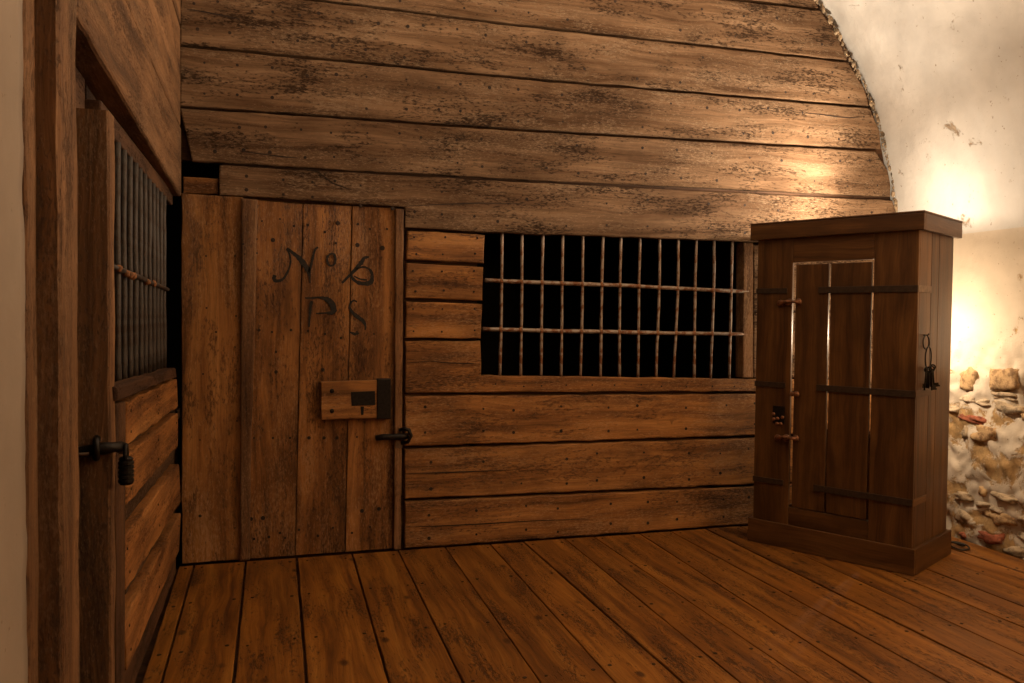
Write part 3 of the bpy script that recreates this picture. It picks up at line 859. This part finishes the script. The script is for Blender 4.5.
tag(ceiling, 'whitewashed barrel vault curving over the room', 'ceiling', kind='structure')
wall_rear = slab('wall_rear', [((-1.4, -1.75, -0.1), (XR + 0.2, -1.6, 4.4))], M['pier'])
tag(wall_rear, 'plain plaster wall closing the room opposite the plank partition', 'wall', kind='structure')

# crumbling mortar along the joint of planks and vault
def crust():
    bm = bmesh.new(); rg = random.Random(4)
    pts = [on_back(x, y, D) for x, y in bound[:-2]]
    P = []
    for a, b in zip(pts, pts[1:]):
        n = max(1, int((b - a).length / 0.0085))
        for k in range(n): P.append(a.lerp(b, k / n))
    for p in P:
        r = 0.004 + 0.015 * rg.random() ** 4
        g = bmesh.ops.create_icosphere(bm, subdivisions=1, radius=r)
        o = p + Vector((0.003 + 0.026 * (rg.random() - 0.25), 0.006 - 0.012 * rg.random(), 0.01 * (rg.random() - 0.5)))
        for v in g['verts']:
            v.co = Vector((v.co.x * 0.9, v.co.y * 0.9, v.co.z * (1 + rg.random()))) * (1 + 0.4 * noise.noise(v.co * 80 + o * 20)) + o
    c = link('mortar_crumbs', mesh_from(bm, 'mortar_crumbs'), Matrix.Identity(4), ceiling, M['crust'])
    c['kind'] = 'stuff'
crust()
# exposed stones and bricks low in the right wall (pixel centre, pixel size, material)
stones = [(966, 378, 18, 25, 'stone'), (1004, 380, 30, 23, 'stone'), (1027, 388, 12, 22, 'stone'), (1003, 396, 27, 8, 'greystone'),
          (972, 419, 30, 8, 'brick'), (1006, 408, 26, 12, 'greystone'), (984, 434, 24, 18, 'stone'), (963, 432, 9, 14, 'greystone'),
          (962, 497, 18, 10, 'greystone'), (1006, 498, 28, 9, 'greystone'), (966, 519, 24, 14, 'greystone'), (1003, 519, 26, 12, 'stone'),
          (988, 537, 26, 12, 'brick'), (1014, 551, 24, 11, 'greystone')]
rs = random.Random(21)
for (ya, yb, n) in ((398, 428, 14), (490, 552, 30)):      # smaller rubble filling the bare courses
    for k in range(n):
        x = 950 + 80 * rs.random(); y = ya + (yb - ya) * rs.random()
        if y > 538 + (x - 950) * 0.22: continue
        if any(abs(x - q[0]) < (q[2] + 9) / 2 and abs(y - q[1]) < (q[3] + 6) / 2 for q in stones): continue
        stones.append((x, y, 8 + 9 * rs.random(), 6 + 5 * rs.random(), rs.choice(('limestone', 'limestone', 'greystone', 'stone', 'brick' if y > 500 else 'limestone'))))
for i, (x, y, w, h, m) in enumerate(stones):
    c = on_right(x, y); e = on_right(x + w / 2, y); e0 = on_right(x - w / 2, y); t = on_right(x, y - h / 2); b = on_right(x, y + h / 2)
    sy = abs(e.y - e0.y) / 2; sz = abs(t.z - b.z) / 2
    bm = bmesh.new(); bmesh.ops.create_cube(bm, size=2.0)
    bmesh.ops.subdivide_edges(bm, edges=list(bm.edges), cuts=5, use_grid_fill=True)
    for v in bm.verts:
        q = v.co.copy()
        q = q.lerp(q.normalized() * 1.15, 0.6)
        q *= 1 + 0.34 * noise.noise(q * 1.3 + Vector((i * 7.3, 0, 0))) + 0.20 * noise.noise(q * 3.2 + Vector((i * 3.3, 0, 0)))
        v.co = Vector((q.x * 0.05, q.y * sy, q.z * sz))
    d = surf_disp(c)
    mw = Matrix.Translation((XR - d + 0.034 + 0.006 * rs.random(), c.y, c.z)) @ Matrix.Rotation((rs.random() - 0.5) * 0.3, 4, 'X')
    link('brick' if m == 'brick' else 'stone', mesh_from(bm, 'stone', True), mw, wall_right, M[m])

# ================================================================== CABINET
U = Vector((0.482, -0.87617, 0)); V = Vector((0.87617, 0.482, 0)); Zv = Vector((0, 0, 1))
CA = Vector((2.815, 4.358, 0))
W, DP, HT = 0.965, 0.612, 1.932
cab = link('wooden_cabinet', None, frame(CA + U * W / 2 + V * DP / 2, U, Zv))
tag(cab, 'tall narrow dark brown wooden cabinet with a slatted central door and iron straps', 'cabinet')
def cp(u, v, z): return CA + U * u + V * v + Zv * z
def cbox(name, u0, u1, v0, v1, z0, z1, grain, mat=None, parent=None, bev=0.003, label=None):
    c = cp((u0 + u1) / 2, (v0 + v1) / 2, (z0 + z1) / 2)
    d = {'u': u1 - u0, 'v': v1 - v0, 'z': z1 - z0}
    ax = {'u': U, 'v': V, 'z': Zv}
    rest = [k for k in 'uvz' if k != grain]
    thin = min(rest, key=lambda k: d[k]); other = [k for k in rest if k != thin][0]
    return obox(name, c, ax[grain], ax[thin], (d[grain], d[other], d[thin]), mat or M['cab'], parent or cab, bev, label)
I = 0.022        # body set back under the top and behind the plinth
T = 0.022
PZ, TZ = 0.142, HT - 0.100
# plinth
cbox('plinth_board', 0, W, 0, 0.022, 0.001, PZ, 'u')
cbox('plinth_board', W - 0.022, W, 0.0222, DP, 0.001, PZ, 'v')
cbox('plinth_board', 0, 0.022, 0.0222, DP, 0.001, PZ, 'v')
cbox('plinth_board', 0.0222, W - 0.0222, DP - 0.022, DP, 0.001, PZ, 'u')
cbox('bottom_board', 0.0222, W - 0.0222, 0.0222, DP - 0.0222, PZ - 0.04, PZ - 0.015, 'u')
# top
cbox('cornice_board', -0.012, W + 0.012, -0.012, 0.012, TZ, HT - 0.012, 'u')
cbox('cornice_board', W - 0.012, W + 0.012, 0.0122, DP + 0.012, TZ, HT - 0.012, 'v', label='lighter cornice board on the short side')
cbox('cornice_board', -0.012, 0.012, 0.0122, DP + 0.012, TZ, HT - 0.012, 'v')
cbox('top_board', -0.014, W + 0.014, -0.014, DP + 0.014, HT - 0.0118, HT, 'u', bev=0.004)
# front: stiles and rails around the door opening
Z0 = PZ - 0.02
du0, du1, dz0, dz1 = 0.245, 0.712, 0.245, 1.690
cbox('front_board', I, du0, I, I + T, Z0, TZ + 0.01, 'z')
cbox('front_board', du1, W - I, I, I + T, Z0, TZ + 0.01, 'z')
cbox('top_rail', du0 + 0.0005, du1 - 0.0005, I, I + T, dz1, TZ + 0.01, 'u')
cbox('bottom_rail', du0 + 0.0005, du1 - 0.0005, I + 0.004, I + T, Z0, dz0, 'u')
# sides
vs_ = [I + T + 0.0005, 0.225, 0.345, DP - I]
for k in range(3):
    cbox('side_board', W - I - T, W - I, vs_[k] + (0.001 if k else 0), vs_[k + 1] - 0.001, Z0, TZ + 0.01, 'z')
    if k < 2: cbox('side_board', I, I + T, vs_[k] + (0.001 if k else 0), vs_[k + 1] - 0.001, Z0, TZ + 0.01, 'z')
# low back panel; open above
cbox('back_board', I + T + 0.0005, W - I - T - 0.0005, DP - I - 0.02, DP - I, Z0, 0.66, 'u')
cbox('back_rail', I + T + 0.0005, W - I - T - 0.0005, DP - I - 0.02, DP - I, TZ - 0.10, TZ, 'u')
# door: two upright planks hung with open joints
dv = I + 0.003
mid = 0.466
cdoor = cbox('cabinet_door', du0 + 0.020, mid - 0.006, dv, dv + T, dz0 + 0.006, dz1 - 0.014, 'z')
cbox('door_plank', mid + 0.006, du1 - 0.013, dv, dv + T, dz0 + 0.006, dz1 - 0.014, 'z', parent=cdoor)
cbox('door_ledge', du0 + 0.06, du1 - 0.06, dv + T, dv + T + 0.018, 0.30, 0.38, 'u', parent=cdoor)
# iron straps, front and the short ones on the left stile
for i, (z, um) in enumerate(((1.525, 0.405), (0.965, 0.405), (0.385, 0.40))):
    s = cbox('iron_strap', um, W - I, I - 0.007, I - 0.001, z - 0.018, z + 0.018, 'u', M['strap'], bev=0.0015)
    cbox('strap_end', W - I, W - I + 0.005, I - 0.007, 0.215, z - 0.018, z + 0.018, 'v', M['plate'] if i == 0 else M['cab'], parent=s, bev=0.001, label='pale metal strap end wrapped around the corner' if i == 0 else None)
    cbox('short_strap', I, 0.215, I - 0.006, I - 0.001, z - 0.016, z + 0.016, 'u', M['strap'], bev=0.0015)
    cbox('short_strap_side', I - 0.004, I, I - 0.006, 0.12, z - 0.016, z + 0.016, 'v', M['strap'], bev=0.001)
# bolts and latch on the left gap
def knob(u, z, r, mat, name='bolt_knob', v=I - 0.012, parent=None, fl=0.6):
    s = bmesh.new(); bmesh.ops.create_uvsphere(s, u_segments=12, v_segments=8, radius=r)
    for p in s.verts: p.co *= 1 + 0.15 * noise.noise(p.co * 60)
    return link(name, mesh_from(s, name, True), frame(cp(u, v, z), U, -V) @ Matrix.Diagonal((1, 1, fl, 1)), parent or cab, mat)
for z in (1.455, 0.655):
    bo = tube('sliding_bolt', [cp(u, I - 0.016 - 0.006 * math.sin((u - 0.17) * 20), z + (0.5 - abs(u - 0.25) * 6) * 0.01) for u in (0.175, 0.20, 0.225, 0.25, 0.275, 0.295)], 0.010, M['copper'], cab, sides=10, lump=0.4, seed=int(z * 100))
    knob(0.178, z - 0.004, 0.020, M['copper'], parent=bo); knob(0.290, z + 0.004, 0.020, M['copper'], parent=bo); knob(0.232, z, 0.022, M['copper'], parent=bo)
kb = knob(0.288, 0.918, 0.019, M['copper'], 'door_stud'); knob(0.262, 0.918, 0.015, M['copper'], 'door_stud')
la = cbox('latch_plate', 0.14, 0.215, I - 0.005, I - 0.001, 0.735, 0.84, 'z', M['iron'], bev=0.001)
for u, z in ((0.148, 0.79), (0.175, 0.765), (0.205, 0.775), (0.172, 0.735), (0.195, 0.735), (0.150, 0.76)): knob(u, z, 0.011, M['copper'], 'latch_stud', parent=la)

# key ring hung on the cabinet's short side
SU = W - I + 0.004
def sp(v, z, o=0.0): return cp(SU + o, v, z)
hook = tube('key_nail', [sp(0.122, 1.279, -0.02), sp(0.122, 1.279, 0.018), sp(0.122, 1.287, 0.024)], 0.0035, M['iron'], cab, sides=8)
keys = empty('key_ring', sp(0.14, 1.05, 0.01))
tag(keys, 'bunch of black iron keys on two rings hanging from the cabinet side', 'keys')
tube('ring', [sp(0.122 + 0.046 * math.cos(a), 1.241 + 0.037 * math.sin(a), 0.010) for a in [k * math.pi / 14 for k in range(28)]], 0.0036, M['iron'], keys, sides=8, closed=True)
tube('ring', [sp(0.145 + 0.046 * math.cos(a), 1.155 + 0.062 * math.sin(a), 0.016) for a in [k * math.pi / 14 for k in range(28)]], 0.0036, M['iron'], keys, sides=8, closed=True)
def key_mesh(L):
    bm = bmesh.new()
    def add(me):
        bm.from_mesh(me); bpy.data.meshes.remove(me)
    add(tube_mesh('k', [(0.014 * math.cos(a), 0.014 * math.sin(a) * 1.0, 0) for a in [k * math.pi / 8 for k in range(16)]], 0.004, 8, True))
    add(tube_mesh('k', [(0, -0.014, 0), (0, -0.02, 0), (0, -L, 0)], 0.0045, 8))
    r = bmesh.ops.create_cube(bm, size=1.0)
    for v in r['verts']: v.co = Vector((0.012 + v.co.x * 0.022, -L + 0.013 + v.co.y * 0.022, v.co.z * 0.004))
    r = bmesh.ops.create_cube(bm, size=1.0)
    for v in r['verts']: v.co = Vector((0.026 + v.co.x * 0.006, -L + 0.006 + v.co.y * 0.009, v.co.z * 0.004))
    return mesh_from(bm, 'key')
KM = [key_mesh(0.115), key_mesh(0.10)]
for m in KM: m.materials.append(M['iron'])
for k, (v, z, o, rot, tw) in enumerate([(0.185, 1.075, 0.018, -0.20, 0.2), (0.200, 1.072, 0.026, -0.05, 1.2), (0.212, 1.075, 0.034, 0.05, -0.6), (0.222, 1.076, 0.022, 0.16, 0.5), (0.232, 1.083, 0.028, 0.30, -1.0), (0.205, 1.070, 0.014, 0.0, 2.2)]):
    m = frame(sp((v - 0.21) * 1.4 + 0.148, z + 0.022, o), V, U) @ Matrix.Rotation(rot, 4, 'Z') @ Matrix.Rotation(tw, 4, 'Y')
    link('key', KM[k % 2], m, keys)

# ================================================================== LAMP STAND IN THE CORNER BEHIND THE CABINET
LP = Vector((3.735, 4.19, 0))
lamp = empty('lamp_stand', LP)
tag(lamp, 'slim black lamp stand in the corner behind the cabinet with its looped cable', 'lamp')
bm = bmesh.new()
bmesh.ops.create_cone(bm, cap_ends=True, segments=24, radius1=0.11, radius2=0.10, depth=0.025)
link('base', mesh_from(bm, 'base'), Matrix.Translation(LP + Vector((0, 0, 0.0145))), lamp, M['iron'])
tube('pole', [LP + Vector((0, 0, 0.026)), LP + Vector((0, 0, 0.9)), LP + Vector((0, 0, 1.94))], 0.011, M['iron'], lamp, sides=10)
def bulb(z, dx, dy, name='bulb'):
    c = LP + Vector((dx, dy, z))
    arm = tube('arm', [LP + Vector((0, 0, z - 0.03)), LP + Vector((dx * 0.6, dy * 0.6, z - 0.035)), c + Vector((0, 0, -0.03))], 0.007, M['iron'], lamp, sides=8)
    s = bmesh.new(); bmesh.ops.create_uvsphere(s, u_segments=14, v_segments=10, radius=0.022)
    link(name, mesh_from(s, name, True), Matrix.Translation(c), arm, M['lampglass'])
    return c
c1 = bulb(1.28, 0.02, 0.0)
light('corner_bulb_light', 'POINT', c1 + Vector((0, 0, 0.0)), 26, (1.0, 0.74, 0.48), 0.04)
c2 = bulb(1.985, 0.0, 0.0)
# shallow dish under the upper bulb throws the light upwards
bm = bmesh.new()
prs = [(0.02, -0.02), (0.06, 0.0), (0.085, 0.020), (0.089, 0.019), (0.063, -0.005), (0.02, -0.025)]
rg_ = [[bm.verts.new((r * math.cos(a), r * math.sin(a), z)) for a in [k * math.pi / 12 for k in range(24)]] for r, z in prs]
for A, B in zip(rg_, rg_[1:]):
    for k in range(24): bm.faces.new((A[k], A[(k + 1) % 24], B[(k + 1) % 24], B[k]))
link('dish_shade', mesh_from(bm, 'dish_shade', True), Matrix.Translation(c2), lamp, M['iron'])
light('corner_uplight', 'POINT', c2 + Vector((0, 0, 0.032)), 9, WARM, 0.02)
light('corner_floodlight', 'SPOT', c2 + Vector((0, 0, 0.045)), 135, WARM, 0.09, aim=(1.9, 4.3, 3.0), spot=170, blend=1.0)
# looped cable coming out by the plinth
e = on_floor(951, 547)
cpath = [LP + Vector((0.10, -0.03, 0.02)), LP + Vector((0.12, -0.2, 0.008)), Vector((4.0, 4.0, 0.008)), Vector((3.99, 3.90, 0.010)), Vector((3.955, 3.85, 0.03)), Vector((3.90, 3.86, 0.045)),
         Vector((3.90, 3.90, 0.04)), Vector((3.96, 3.92, 0.03)), Vector((4.0, 3.88, 0.02)), Vector((3.97, 3.83, 0.012)), Vector((3.91, 3.84, 0.009)), Vector((3.94, 3.95, 0.009)), Vector((4.03, 4.1, 0.009)), Vector((4.06, 4.4, 0.009))]
sm = []
for i in range(len(cpath) - 1):
    p0, p1, p2, p3 = cpath[max(i - 1, 0)], cpath[i], cpath[i + 1], cpath[min(i + 2, len(cpath) - 1)]
    for k in range(6):
        t = k / 6
        sm.append(0.5 * ((2 * p1) + (p2 - p0) * t + (2 * p0 - 5 * p1 + 4 * p2 - p3) * t * t + (3 * p1 - p0 - 3 * p2 + p3) * t ** 3))
tube('cable', sm, 0.005, M['rubber'], lamp, sides=8)
